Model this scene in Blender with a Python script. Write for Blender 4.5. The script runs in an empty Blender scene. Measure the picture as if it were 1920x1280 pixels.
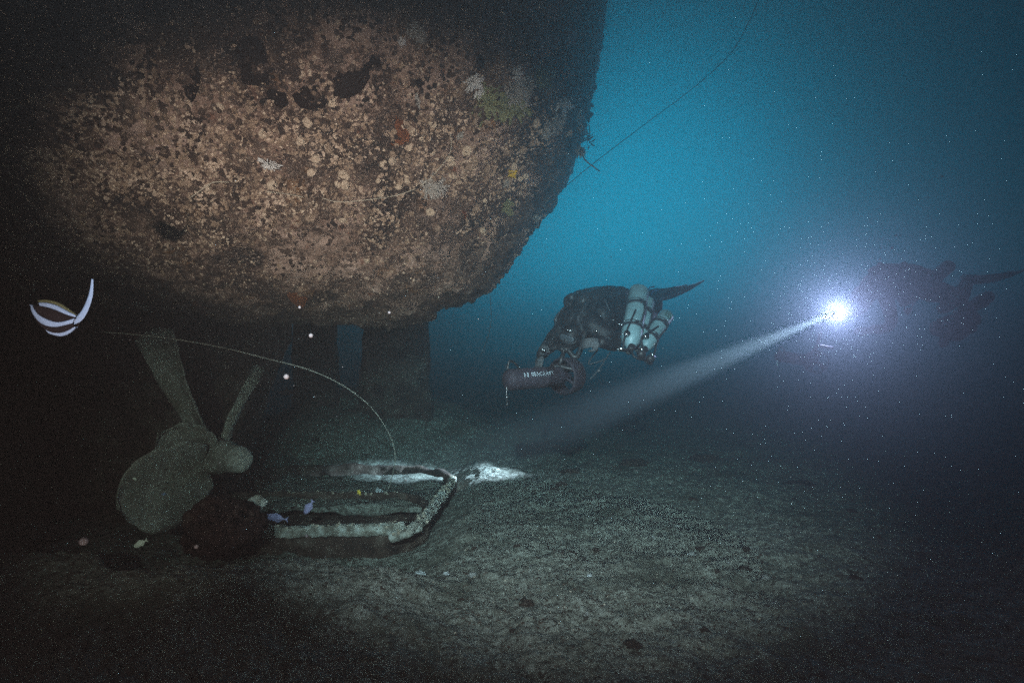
import bpy, bmesh, math, random
import numpy as np
from mathutils import Vector, Matrix, noise, Euler

# ------------------------------------------------------------------ scene, camera, water light
SC = bpy.context.scene
COL = SC.collection
F = 1066.67            # focal length in pixels of the 1920 px wide photograph
CAMH = 1.8
def P(px, py, D):      # a photograph pixel and a distance in metres -> a point of the place
    return Vector(((px - 960) / F * D, D, CAMH - (py - 640) / F * D))

cam = bpy.data.cameras.new('camera'); camo = bpy.data.objects.new('camera', cam)
COL.objects.link(camo); SC.camera = camo
camo.location = (0, 0, CAMH); camo.rotation_euler = (math.radians(90), 0, 0)
cam.lens = 20; cam.sensor_width = 36; cam.clip_start = 0.05; cam.clip_end = 500

SUN_EL, SUN_AZ = math.radians(12.5), math.radians(10)      # azimuth clockwise from +Y
sdir = Vector((math.sin(SUN_AZ) * math.cos(SUN_EL), math.cos(SUN_AZ) * math.cos(SUN_EL), math.sin(SUN_EL)))

W = bpy.data.worlds.new('World'); SC.world = W; W.use_nodes = True
nt = W.node_tree; bg = nt.nodes['Background']
sky = nt.nodes.new('ShaderNodeTexSky'); sky.sky_type = 'NISHITA'; sky.sun_disc = False
sky.sun_elevation = SUN_EL; sky.sun_rotation = SUN_AZ
mx = nt.nodes.new('ShaderNodeMix'); mx.data_type = 'RGBA'; mx.blend_type = 'MULTIPLY'; mx.inputs[0].default_value = 1
nt.links.new(sky.outputs[0], mx.inputs[6]); mx.inputs[7].default_value = (0.001, 0.05, 0.08, 1)   # daylight filtered by the water above
nt.links.new(mx.outputs[2], bg.inputs[0]); bg.inputs[1].default_value = 0.06

sl = bpy.data.lights.new('sun', 'SUN'); sl.energy = 0.74; sl.angle = math.radians(30); sl.color = (0.0, 0.42, 0.70)
so = bpy.data.objects.new('sun', sl); COL.objects.link(so); so.rotation_euler = sdir.to_track_quat('Z', 'Y').to_euler()

def spot(name, loc, tgt, power, size, blend, color, radius=0.05, wide=1.0):
    l = bpy.data.lights.new(name, 'SPOT'); l.energy = power; l.spot_size = math.radians(size); l.spot_blend = blend
    l.color = color; l.shadow_soft_size = radius
    o = bpy.data.objects.new(name, l); COL.objects.link(o); o.location = loc
    o.rotation_euler = (Vector(tgt) - Vector(loc)).to_track_quat('-Z', 'Y').to_euler(); o.scale = (wide, 1, 1)
    return o
# the photographer's own two dive lights, unseen behind the camera, plus an added third lamp
spot('unseen_lamp', (0.7, -2.8, 0.5), P(700, 405, 4.0), 7200, 21, 1.0, (1.0, 0.51, 0.44), .03, 1.6)
spot('unseen_lamp', (-0.2, -1.5, 3.2), (.6, 7.4, .0), 5000, 33, 1.0, (.98, .83, .89), .05, 1.6)
spot('unseen_lamp', (-0.9, -1.5, 2.4), (-2.95, 5.3, .6), 700, 22, 1.0, (1.0, .70, .62))  # added spot, no source of its own, brightens the propeller

SC.view_settings.view_transform = 'Standard'; SC.view_settings.look = 'None'
SC.view_settings.exposure = 0; SC.view_settings.gamma = 1
SC.cycles.use_denoising = False
SC.cycles.max_bounces = 4; SC.cycles.volume_bounces = 0
SC.cycles.sample_clamp_indirect = 3; SC.cycles.sample_clamp_direct = 35

# ------------------------------------------------------------------ helpers
def tag(o, label=None, cat=None, group=None, kind=None):
    if label: o['label'] = label
    if cat: o['category'] = cat
    if group: o['group'] = group
    if kind: o['kind'] = kind
    return o
def empty(name, loc, label, cat, group=None, rot=(0, 0, 0)):
    o = bpy.data.objects.new(name, None); COL.objects.link(o); o.location = loc; o.rotation_euler = rot
    o.empty_display_size = 0.1
    return tag(o, label, cat, group)
def link(name, me, mat=None, parent=None, smooth=True):
    o = bpy.data.objects.new(name, me); COL.objects.link(o)
    if mat is not None:
        me.materials.clear(); me.materials.append(mat)
    if smooth: me.polygons.foreach_set('use_smooth', [True] * len(me.polygons))
    if parent is not None: o.parent = parent
    return o
def mesh_from(name, V, Fc):
    me = bpy.data.meshes.new(name); me.from_pydata([tuple(v) for v in V], [], Fc); me.update(); return me

class MB:
    """collects shapes into one mesh"""
    def __init__(s): s.v = []; s.f = []
    def add(s, V, Fc):
        n = len(s.v); s.v += [tuple(v) for v in V]; s.f += [tuple(i + n for i in f) for f in Fc]; return s
    def tube(s, pts, rad, seg=10, caps=True, flat=1.0, up=None):
        pts = [Vector(p) for p in pts]; n = len(pts)
        if not hasattr(rad, '__len__'): rad = [rad] * n
        V = []; Fc = []; prev = None
        for i, p in enumerate(pts):
            t = (pts[min(i + 1, n - 1)] - pts[max(i - 1, 0)]).normalized()
            if prev is None:
                a = Vector(up) if up is not None else (Vector((0, 0, 1)) if abs(t.z) < .9 else Vector((1, 0, 0)))
                x = (a - t * a.dot(t)).normalized()
            else:
                x = (prev - t * prev.dot(t)).normalized()
            prev = x; y = t.cross(x)
            for k in range(seg):
                a = 2 * math.pi * k / seg
                V.append(p + x * math.cos(a) * rad[i] * flat + y * math.sin(a) * rad[i])
        for i in range(n - 1):
            for k in range(seg):
                k2 = (k + 1) % seg
                Fc.append((i * seg + k, i * seg + k2, (i + 1) * seg + k2, (i + 1) * seg + k))
        if caps:
            Fc.append(tuple(reversed(range(seg)))); Fc.append(tuple((n - 1) * seg + k for k in range(seg)))
        return s.add(V, Fc)
    def lathe(s, o, d, prof, seg=24):
        """prof: (distance along d, radius) from start to end"""
        d = Vector(d).normalized(); o = Vector(o)
        return s.tube([o + d * a for a, r in prof], [max(r, .0005) for a, r in prof], seg) if False else s._lathe(o, d, prof, seg)
    def _lathe(s, o, d, prof, seg):
        a = Vector((0, 0, 1)) if abs(d.z) < .9 else Vector((1, 0, 0))
        x = (a - d * a.dot(d)).normalized(); y = d.cross(x); V = []; Fc = []
        for (t, r) in prof:
            r = max(r, .0004)
            for k in range(seg):
                q = 2 * math.pi * k / seg; V.append(o + d * t + (x * math.cos(q) + y * math.sin(q)) * r)
        for i in range(len(prof) - 1):
            for k in range(seg):
                k2 = (k + 1) % seg
                Fc.append((i * seg + k, i * seg + k2, (i + 1) * seg + k2, (i + 1) * seg + k))
        Fc.append(tuple(reversed(range(seg)))); n = len(prof) - 1; Fc.append(tuple(n * seg + k for k in range(seg)))
        return s.add(V, Fc)
    def ball(s, c, r, nu=14, nv=9, rot=None):
        c = Vector(c); r = Vector((r, r, r)) if not hasattr(r, '__len__') else Vector(r); V = []; Fc = []
        for j in range(nv + 1):
            ph = math.pi * min(max(j / nv, .01), .99)
            for i in range(nu):
                th = 2 * math.pi * i / nu
                p = Vector((r.x * math.sin(ph) * math.cos(th), r.y * math.sin(ph) * math.sin(th), r.z * math.cos(ph)))
                if rot is not None: p = rot @ p
                V.append(c + p)
        for j in range(nv):
            for i in range(nu):
                i2 = (i + 1) % nu; Fc.append((j * nu + i, (j + 1) * nu + i, (j + 1) * nu + i2, j * nu + i2))
        Fc.append(tuple(range(nu))); Fc.append(tuple(reversed([nv * nu + i for i in range(nu)])))
        return s.add(V, Fc)
    def box(s, c, size, rot=None):
        c = Vector(c); hx, hy, hz = [q / 2 for q in size]
        V = [Vector((a * hx, b * hy, d * hz)) for a in (-1, 1) for b in (-1, 1) for d in (-1, 1)]
        if rot is not None: V = [rot @ v for v in V]
        return s.add([c + v for v in V], [(0, 1, 3, 2), (4, 6, 7, 5), (0, 4, 5, 1), (2, 3, 7, 6), (0, 2, 6, 4), (1, 5, 7, 3)])
    def mesh(s, name): return mesh_from(name, s.v, s.f)
    def build(s, name, mat, parent=None, smooth=True): return link(name, s.mesh(name), mat, parent, smooth)
def remeshed(mb, voxel, smooth=4, disp=None):
    """fuse the collected shapes into one continuous surface"""
    me = mb.mesh('tmp'); o = bpy.data.objects.new('tmp', me); COL.objects.link(o)
    m = o.modifiers.new('r', 'REMESH'); m.mode = 'VOXEL'; m.voxel_size = voxel
    if smooth:
        m2 = o.modifiers.new('s', 'SMOOTH'); m2.iterations = smooth; m2.factor = .5
    dg = bpy.context.evaluated_depsgraph_get(); dg.update()
    out = bpy.data.meshes.new_from_object(o.evaluated_get(dg))
    bpy.data.objects.remove(o); bpy.data.meshes.remove(me)
    if disp:
        amp, sc = disp
        for v in out.vertices:
            v.co += v.normal * amp * noise.fractal(v.co * sc, 1.0, 2.0, 4)
    return out
def catmull(pts, n):
    pts = [Vector(p) for p in pts]; out = []
    for i in range(len(pts) - 1):
        p0 = pts[max(i - 1, 0)]; p1 = pts[i]; p2 = pts[i + 1]; p3 = pts[min(i + 2, len(pts) - 1)]
        for k in range(n):
            t = k / n
            out.append(.5 * ((2 * p1) + (p2 - p0) * t + (2 * p0 - 5 * p1 + 4 * p2 - p3) * t * t + (-p0 + 3 * p1 - 3 * p2 + p3) * t ** 3))
    out.append(pts[-1]); return out

# materials
def mat(name, base, rough=.7, metal=0, bump=None, spots=None, coords='Object', spec=.3, emit=None):
    """base: list of (position, colour) for a noise ramp, or one colour; spots: (scale, threshold, colour) patches; bump: (scale, strength)"""
    m = bpy.data.materials.new(name); m.use_nodes = True; n = m.node_tree; b = n.nodes['Principled BSDF']
    b.inputs['Roughness'].default_value = rough; b.inputs['Metallic'].default_value = metal
    b.inputs['Specular IOR Level'].default_value = spec
    tc = n.nodes.new('ShaderNodeTexCoord')
    def nz(scale, detail=8, rough=.6):
        t = n.nodes.new('ShaderNodeTexNoise'); t.inputs['Scale'].default_value = scale; t.inputs['Detail'].default_value = detail
        t.inputs['Roughness'].default_value = rough; n.links.new(tc.outputs[coords], t.inputs['Vector']); return t
    if len(base) == 3:
        base = (8.0, [(.3, tuple(c * .75 for c in base)), (.7, tuple(min(1, c * 1.15) for c in base))])
    scale, stops = base
    t = nz(scale); r = n.nodes.new('ShaderNodeValToRGB'); n.links.new(t.outputs[0], r.inputs[0])
    r.color_ramp.elements[0].position = stops[0][0]; r.color_ramp.elements[0].color = (*stops[0][1], 1)
    r.color_ramp.elements[1].position = stops[-1][0]; r.color_ramp.elements[1].color = (*stops[-1][1], 1)
    for p, c in stops[1:-1]:
        e = r.color_ramp.elements.new(p); e.color = (*c, 1)
    cur = r.outputs[0]
    for (s, lo, hi, c) in (spots or []):
        t = nz(s, 6); mr = n.nodes.new('ShaderNodeMapRange'); mr.inputs[1].default_value = lo; mr.inputs[2].default_value = hi
        n.links.new(t.outputs[0], mr.inputs[0])
        off = n.nodes.new('ShaderNodeMapping'); off.inputs[1].default_value = (s * 3.1, lo * 17, s)
        n.links.new(tc.outputs[coords], off.inputs[0]); n.links.new(off.outputs[0], t.inputs['Vector'])
        mi = n.nodes.new('ShaderNodeMix'); mi.data_type = 'RGBA'; n.links.new(mr.outputs[0], mi.inputs[0])
        n.links.new(cur, mi.inputs[6]); mi.inputs[7].default_value = (*c, 1); cur = mi.outputs[2]
    n.links.new(cur, b.inputs['Base Color'])
    if bump:
        t = nz(bump[0], 10, .7); bp = n.nodes.new('ShaderNodeBump'); bp.inputs['Strength'].default_value = bump[1]
        bp.inputs['Distance'].default_value = .02
        n.links.new(t.outputs[0], bp.inputs['Height']); n.links.new(bp.outputs[0], b.inputs['Normal'])
    if emit:
        b.inputs['Emission Color'].default_value = (*emit[0], 1); b.inputs['Emission Strength'].default_value = emit[1]
    return m

M = {}
M['hull'] = mat('hull_crust', (2.2, [(.30, (.012, .007, .006)), (.43, (.06, .035, .026)), (.52, (.17, .105, .08)), (.66, (.36, .25, .21))]),
                .9, bump=(45, 1.0), spots=[(.8, .50, .66, (.028, .017, .013)), (1.6, .55, .64, (.012, .006, .005)), (2.3, .60, .74, (.20, .09, .03)), (70, .52, .70, (.46, .34, .28)), (55, .54, .68, (.015, .01, .01)), (5, .64, .74, (.13, .035, .012))])
M['shell'] = mat('shell', (6.0, [(.35, (.10, .065, .05)), (.5, (.26, .18, .13)), (.65, (.48, .37, .30))]), .75, bump=(60, .5))
M['shellpale'] = mat('shell_pale', (9.0, [(.35, (.30, .22, .16)), (.65, (.62, .50, .40))]), .7, bump=(60, .5))
M['coralwhite'] = mat('coral_white', (.72, .70, .70), .85, bump=(80, .6))
M['coralgrey'] = mat('coral_grey', (.40, .37, .35), .85, bump=(80, .6))
M['coralolive'] = mat('coral_olive', (.22, .22, .12), .85, bump=(80, .6))
M['coralyellow'] = mat('coral_yellow', (.62, .42, .05), .8)
M['coralrust'] = mat('coral_rust', (.20, .07, .03), .9, bump=(60, .8))
M['sand'] = mat('sand', (16.0, [(.35, (.10, .09, .075)), (.5, (.19, .175, .145)), (.65, (.29, .27, .235))]), .95,
                bump=(22, .9), spots=[(24, .56, .64, (.045, .038, .03)), (45, .54, .62, (.04, .03, .025)), (110, .62, .68, (.55, .53, .48)), (1.4, .52, .70, (.07, .065, .05))])
M['rust'] = mat('rust', (5.0, [(.35, (.02, .012, .010)), (.5, (.06, .035, .026)), (.68, (.14, .10, .08))]), .9, bump=(30, 1.0))
M['crust'] = mat('pale_crust', (12.0, [(.35, (.16, .13, .10)), (.5, (.36, .32, .27)), (.65, (.66, .62, .56))]), .9, bump=(50, 1.0))
M['bronze'] = mat('silted_bronze', (4.0, [(.35, (.20, .19, .16)), (.65, (.34, .32, .27))]), .9, bump=(18, .5), spots=[(14, .55, .66, (.12, .11, .09)), (40, .58, .66, (.42, .40, .35)), (3, .5, .7, (.16, .14, .11))])
M['redlump'] = mat('red_encrustation', (9.0, [(.35, (.015, .006, .005)), (.55, (.045, .014, .011)), (.7, (.10, .06, .05))]), .9, bump=(30, 1.0))
M['spongedark'] = mat('sponge_dark', (.035, .020, .016), 1, bump=(50, 1.0), spec=.05)
M['suit'] = mat('suit_black', (.008, .009, .011), .55, bump=(25, .4))
M['glove'] = mat('glove_black', (.05, .055, .06), .5, bump=(90, .5))
M['rubber'] = mat('rubber_black', (.014, .015, .017), .45)
M['strap'] = mat('webbing', (.02, .022, .026), .6)
M['strapblue'] = mat('webbing_blue', (.05, .12, .30), .6)
M['tank'] = mat('tank_paint', (9.0, [(.3, (.13, .21, .23)), (.7, (.20, .31, .34))]), .4, bump=(40, .1), spots=[(16, .66, .70, (.28, .30, .30))])
M['steel'] = mat('steel', (.62, .64, .66), .25, metal=1)
M['glass'] = mat('mask_glass', (.05, .06, .07), .05, spec=.8)
M['sticker'] = mat('sticker_dark', (.05, .10, .09), .5)
M['white'] = mat('white_marking', (.26, .30, .33), .5)
M['scooter'] = mat('scooter_body', (.018, .015, .022), .75, bump=(60, .1))
M['line'] = mat('pale_line', (.45, .40, .33), .8)
M['darkline'] = mat('dark_line', (.03, .035, .04), .8)
M['bubble'] = mat('bubble', (.75, .85, .9), .1, spec=1)
M['speck'] = mat('drifting_speck', (.07, .075, .08), .8)
M['lens'] = mat('lamp_lens', (.9, .9, .95), .3, emit=((.86, .86, 1.0), 60)); M['lens'].cycles.emission_sampling = 'NONE'
M['fishwhite'] = mat('fish_white', (.11, .17, .27), .7)
M['fishviolet'] = mat('fish_violet', (.36, .31, .50), .5)
M['fishpale'] = mat('fish_pale', (.62, .66, .55), .5)
M['fishdark'] = mat('fish_dark', (.006, .005, .006), .9, spec=.05)
M['yellow'] = mat('fish_yellow', (.03, .035, .015), .7)

# ------------------------------------------------------------------ water haze
hz = MB().box((0, 25, 2.35), (130, 110, 7.9)).mesh('haze')
hm = bpy.data.materials.new('water_haze'); hm.use_nodes = True; n = hm.node_tree
n.nodes.remove(n.nodes['Principled BSDF'])
pv = n.nodes.new('ShaderNodeVolumePrincipled'); n.links.new(pv.outputs[0], n.nodes['Material Output'].inputs['Volume'])
pv.inputs['Color'].default_value = (0.46, 0.52, 0.54, 1); pv.inputs['Absorption Color'].default_value = (0.0, 0.86, 0.94, 1); pv.inputs['Density'].default_value = 0.115; pv.inputs['Anisotropy'].default_value = 0.83
tag(link('haze', hz, hm, smooth=False), 'clear blue sea water filling the whole scene', 'water', kind='stuff')

# ------------------------------------------------------------------ seabed
def sstep(a, b, x):
    t = min(max((x - a) / (b - a), 0), 1); return t * t * (3 - 2 * t)
def ridge_y(x): return 4.35 + 0.28 * math.sin(x * 1.1 + .6) * .6 + .10 * math.sin(3.1 * x) + .05 * x + .05 * math.sin(7.3 * x)
def ground(x, y, fine=True):
    z = .10 * noise.noise(Vector((x * .35, y * .35, 1.3))) + .05 * noise.noise(Vector((x * 1.1, y * 1.1, 4.)))
    left = 1 - sstep(-1.0, -.35, x)
    ry = ridge_y(x)
    z += left * .16 * math.exp(-((y - ry + .12) / .55) ** 2) * (1 if y < ry else 1)
    pit = sstep(ry, ry + .28, y) * (1 - sstep(8.0, 9.2, y)) * left
    z -= .24 * pit
    mound = math.exp(-((x + 2.6) / 2.0) ** 2 - ((y - 10.3) / 1.5) ** 2)
    z += 1.0 * mound * (1 + .25 * noise.noise(Vector((x * 1.6, y * 1.6, 9.))))
    z += .25 * sstep(9, 18, y)
    z *= 1
    if fine and y < 16:
        p = Vector((x, y, 0))
        z += .040 * noise.fractal(p * 3.5, 1, 2, 3) + .020 * max(noise.noise(p * 12), -.1) + .012 * noise.noise(p * 24) + .006 * noise.noise(p * 55)
    return z
xs = []; x = 0
while x < 60: xs.append(x); x += .022 if x < 4.5 else .03 * max(1, (x - 4.4) * 2.2)
xs = [-q for q in reversed(xs[1:])] + xs
ys = []; y = 1.0
while y < 75: ys.append(y); y += .016 if y < 5.5 else (.022 if y < 8.6 else .03 * max(1, (y - 7.9) * 1.6))
ys = [-25, -12, -5, -2, 0] + ys
V = [(x, y, ground(x, y)) for y in ys for x in xs]; nx = len(xs)
Fc = [(j * nx + i, j * nx + i + 1, (j + 1) * nx + i + 1, (j + 1) * nx + i) for j in range(len(ys) - 1) for i in range(nx - 1)]
tag(link('seabed', mesh_from('seabed', V, Fc), M['sand']), 'rough grey brown silty seabed', kind='structure')
print('seabed', len(V))

# ------------------------------------------------------------------ the wreck's stern
YC = 6.5; XC = -2.4
prof = [(.02, 2.04), (.5, 2.06), (1.0, 2.12), (1.9, 2.30), (2.6, 2.62), (3.15, 3.05), (3.55, 3.6), (3.8, 4.3), (3.9, 5.1), (3.92, 5.9)]
pp = catmull([(b, z, 0) for b, z in prof], 8)
sil = [(575, 815), (550, 905), (500, 945), (450, 972), (400, 1002), (350, 1042), (270, 1090), (200, 1106), (60, 1112), (0, 1132), (-400, 1150)]
def target_px(py):
    for (a, b), (c, d) in zip(sil[:-1], sil[1:]):
        if c <= py <= a: return b + (d - b) * (a - py) / (a - c)
    return sil[0][1] if py > sil[0][0] else sil[-1][1]
aft = []
for p in pp:
    b, z = p.x, p.y; lo, hi = .3, 6
    for _ in range(30):
        a = (lo + hi) / 2; best = (-1e9, 0)
        for k in range(0, 181, 3):
            th = math.radians(k); xx = XC + a * math.sin(th); yy = YC - b * math.cos(th)
            q = 960 + F * xx / yy
            if q > best[0]: best = (q, 640 - F * (z - CAMH) / yy)
        if best[0] > target_px(best[1]): hi = a
        else: lo = a
    aft.append(a)
for _ in range(3): aft = [aft[0]] + [(aft[i - 1] + aft[i] + aft[i + 1]) / 3 for i in range(1, len(aft) - 1)] + [aft[-1]]
NV = 300
cum = [0]
for i in range(1, len(pp)): cum.append(cum[-1] + (pp[i] - pp[i - 1]).length)
def prof_at(s):
    s *= cum[-1]
    for i in range(1, len(cum)):
        if s <= cum[i] or i == len(cum) - 1:
            t = (s - cum[i - 1]) / (cum[i] - cum[i - 1]); p = pp[i - 1].lerp(pp[i], t); return p.x, p.y, aft[i - 1] + (aft[i] - aft[i - 1]) * t
# u: straight side then round the stern
US = [('s', -9.0 + 6.6 * k / 330) for k in range(330)] + [('e', math.pi * k / 300) for k in range(301)] + [('f', XC - 6.6 * k / 20) for k in range(1, 21)]
def hull_pt(u, s):
    b, z, a = prof_at(s)
    if u[0] == 's': return Vector((u[1], YC - b, z))
    if u[0] == 'f': return Vector((u[1], YC + b, z))
    return Vector((XC + a * math.sin(u[1]), YC - b * math.cos(u[1]), z))
rows = [k / NV for k in range(NV + 1)]
V = []; nu = len(US)
PR = [prof_at(s) for s in rows]
for (b, z, a) in PR:
    for u in US:
        if u[0] == 's': V.append(Vector((u[1], YC - b, z)))
        elif u[0] == 'f': V.append(Vector((u[1], YC + b, z)))
        else: V.append(Vector((XC + a * math.sin(u[1]), YC - b * math.cos(u[1]), z)))
def hull_disp(p):
    d = .10 * noise.noise(p * .9) + .05 * noise.fractal(p * 3.2, 1, 2, 3)
    c = noise.noise(p * 9.0); d += .050 * max(c, -.3)
    d += .028 * noise.noise(p * 22)
    w, _ = noise.voronoi(p * 16)
    d += .022 * (.5 - min(w[0], .5)) * 2
    return d
def grid_normals(V, nu, nr):
    A = np.array([tuple(v) for v in V]).reshape(nr, nu, 3)
    du = np.gradient(A, axis=1); dv = np.gradient(A, axis=0)
    N = np.cross(du, dv); N /= np.linalg.norm(N, axis=2, keepdims=True) + 1e-9
    return N.reshape(-1, 3)
N = grid_normals(V, nu, NV + 1)
HV = []
for v, nn in zip(V, N):
    k = Vector(nn)
    HV.append(v + k * (hull_disp(v) if v.y < 7.5 else .1 * noise.noise(v * .9)))
Fc = [(j * nu + i, j * nu + i + 1, (j + 1) * nu + i + 1, (j + 1) * nu + i) for j in range(NV) for i in range(nu - 1)]
top = [NV * nu + i for i in range(nu)]
Fc.append(tuple(top))                                    # deck
Fc.append(tuple(j * nu for j in range(NV, -1, -1)) + tuple(j * nu + nu - 1 for j in range(NV + 1)))   # bulkhead far outside the frame
ship = empty('shipwreck', (-2.4, 6.5, 0), 'huge overhanging stern of a sunken ship covered in shells and coral', 'shipwreck')
hull = link('hull', mesh_from('hull', HV, Fc), M['hull']); 
def child(o, parent):
    o.parent = parent; o.matrix_parent_inverse = Matrix.Translation(-parent.location) if parent.rotation_euler == Euler((0, 0, 0)) else parent.matrix_basis.inverted(); return o
child(hull, ship)
print('hull', len(HV))

from mathutils.bvhtree import BVHTree
HBVH = BVHTree.FromPolygons(HV, Fc[:-2])
CAM = Vector((0, 0, CAMH))
def on_hull(px, py):
    d = (P(px, py, 1) - CAM).normalized(); loc, nrm, i, dist = HBVH.ray_cast(CAM, d)
    return (loc, nrm) if loc is not None else (None, None)
def frame_mat(loc, nrm, size, spin=0, sq=(1, 1, 1)):
    q = nrm.to_track_quat('Z', 'Y').to_matrix().to_4x4()
    return Matrix.Translation(loc) @ q @ Matrix.Rotation(spin, 4, 'Z') @ Matrix.Diagonal((size * sq[0], size * sq[1], size * sq[2], 1))

# --- growth generators
def shell_shape(rnd, seg=9):
    r = [1 + rnd.uniform(-.16, .16) for _ in range(seg)]
    prof_ = [(-.35, 1.02), (.05, .98), (.30, .80), (.40, .50), (.26, .30), (.30, .02)]
    V = []; Fc = []
    off = (rnd.uniform(-.25, .25), rnd.uniform(-.25, .25))
    for (h, q) in prof_:
        for k in range(seg):
            a = 2 * math.pi * k / seg; w = max(h, 0) / .4
            V.append(Vector((math.cos(a) * q * r[k] + off[0] * w, math.sin(a) * q * r[k] + off[1] * w, h * (1 + .25 * math.sin(a * 2 + off[0] * 9)))))
    for i in range(len(prof_) - 1):
        for k in range(seg):
            k2 = (k + 1) % seg; Fc.append((i * seg + k, i * seg + k2, (i + 1) * seg + k2, (i + 1) * seg + k))
    Fc.append(tuple((len(prof_) - 1) * seg + k for k in range(seg)))
    return V, Fc
def coral_mesh(name, seed, n=70, spread=1.0, nub=4, thick=.055):
    rnd = random.Random(seed); mb = MB()
    for _ in range(n):
        th = rnd.uniform(0, 2 * math.pi); ph = math.acos(rnd.uniform(.08, 1)) * spread
        d = Vector((math.sin(ph) * math.cos(th), math.sin(ph) * math.sin(th), math.cos(ph)))
        L = rnd.uniform(.65, 1.0) * (1 + .3 * noise.noise(d * 2 + Vector((seed, 0, 0))))
        p1 = d * L * .5 + Vector([rnd.uniform(-.07, .07) for _ in range(3)]); p2 = d * L
        mb.tube([d * .05, p1, p2], [thick * 1.2, thick, thick * .7], 5)
        for _ in range(nub):
            b = d * L * rnd.uniform(.45, .95); e = b + (d + Vector([rnd.uniform(-1, 1) for _ in range(3)])).normalized() * rnd.uniform(.12, .22)
            mb.tube([b, e], [thick * .75, thick * .5], 4)
    return mb.mesh(name)
def lump_mesh(name, seed, flat=.45, amp=.18):
    mb = MB().ball((0, 0, 0), 1, 28, 16)
    V = []
    for v in mb.v:
        v = Vector(v); v *= 1 + amp * noise.fractal(v * 1.6 + Vector((seed, 0, 0)), 1, 2, 5); V.append((v.x, v.y, v.z * flat))
    return mesh_from(name, V, mb.f)

RND = random.Random(5)
# a hundred of the largest shells one by one, thousands of small ones as a crust
variants = []
for k in range(6):
    V, Fq = shell_shape(random.Random(k + 40), 12); me = mesh_from('shell', V, Fq)
    me.materials.append(M['shellpale'] if k % 2 else M['shell']); me.polygons.foreach_set('use_smooth', [k2 % 3 != 0 for k2 in range(len(me.polygons))]); variants.append(me)
cnt = 0
for _ in range(600):
    if cnt >= 92: break
    px = min(1085, max(120, RND.gauss(800, 190))); py = RND.gauss(310 + (px - 800) * -.05, 80)
    loc, nrm = on_hull(px, py)
    if loc is None or nrm.y > -.05: continue
    o = bpy.data.objects.new('shell', variants[RND.randrange(6)]); COL.objects.link(o)
    child(o, ship); sz = RND.uniform(.020, .034) * (loc.length / 4.2)
    o.matrix_world = frame_mat(loc, nrm, sz, RND.uniform(0, 6.3), (1, RND.uniform(.75, 1), RND.uniform(.8, 1.5)))
    o.matrix_parent_inverse = Matrix.Identity(4); o.matrix_basis = Matrix.Translation(-ship.location) @ frame_mat(loc, nrm, sz, RND.uniform(0, 6.3), (1, RND.uniform(.75, 1), RND.uniform(.8, 1.5)))
    cnt += 1
def crust(name, n, sampler, size, matr, seg, parent=None):
    big = MB(); base = [shell_shape(random.Random(k + 7), seg) for k in range(14)]
    for _ in range(n):
        q = sampler()
        if q is None: continue
        loc, nrm = q; m = frame_mat(loc, nrm, RND.uniform(*size), RND.uniform(0, 6.3), (1, RND.uniform(.6, 1), RND.uniform(.6, 1.9)))
        m = m @ Euler((RND.uniform(-.5, .5), RND.uniform(-.5, .5), 0)).to_matrix().to_4x4()
        V, Fq = base[RND.randrange(14)]; big.add([m @ v for v in V], Fq)
    o = big.build(name, matr, smooth=False)
    if parent: child(o, parent)
    return o
def s_band():
    px = RND.uniform(-60, 1120); py = RND.gauss(330, 110)
    if noise.noise(Vector((px * .009, py * .014, 3.))) < -.08 + RND.uniform(-.3, .2): return None
    loc, nrm = on_hull(px, py)
    return (loc, nrm) if loc is not None else None
def s_any():
    px = RND.uniform(-80, 1160); py = RND.uniform(-60, 600)
    loc, nrm = on_hull(px, py)
    return (loc, nrm) if loc is not None else None
def s_edge():
    i = RND.randrange(len(sil) - 2); t = RND.random()
    py = sil[i][0] + (sil[i + 1][0] - sil[i][0]) * t; px = target_px(py) - abs(RND.gauss(0, 22))
    loc, nrm = on_hull(px, py); return (loc, nrm) if loc is not None else None
tag(crust('shell_crust', 7500, s_band, (.007, .020), M['shell'], 7, ship), kind='stuff')
tag(crust('dark_crust', 6500, s_any, (.008, .024), M['rust'], 6, ship), kind='stuff')
tag(crust('edge_crust', 900, s_edge, (.015, .06), M['rust'], 6, ship), kind='stuff')
tag(crust('barnacle_crust', 4500, s_band, (.005, .012), M['shellpale'], 6, ship), kind='stuff')

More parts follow.
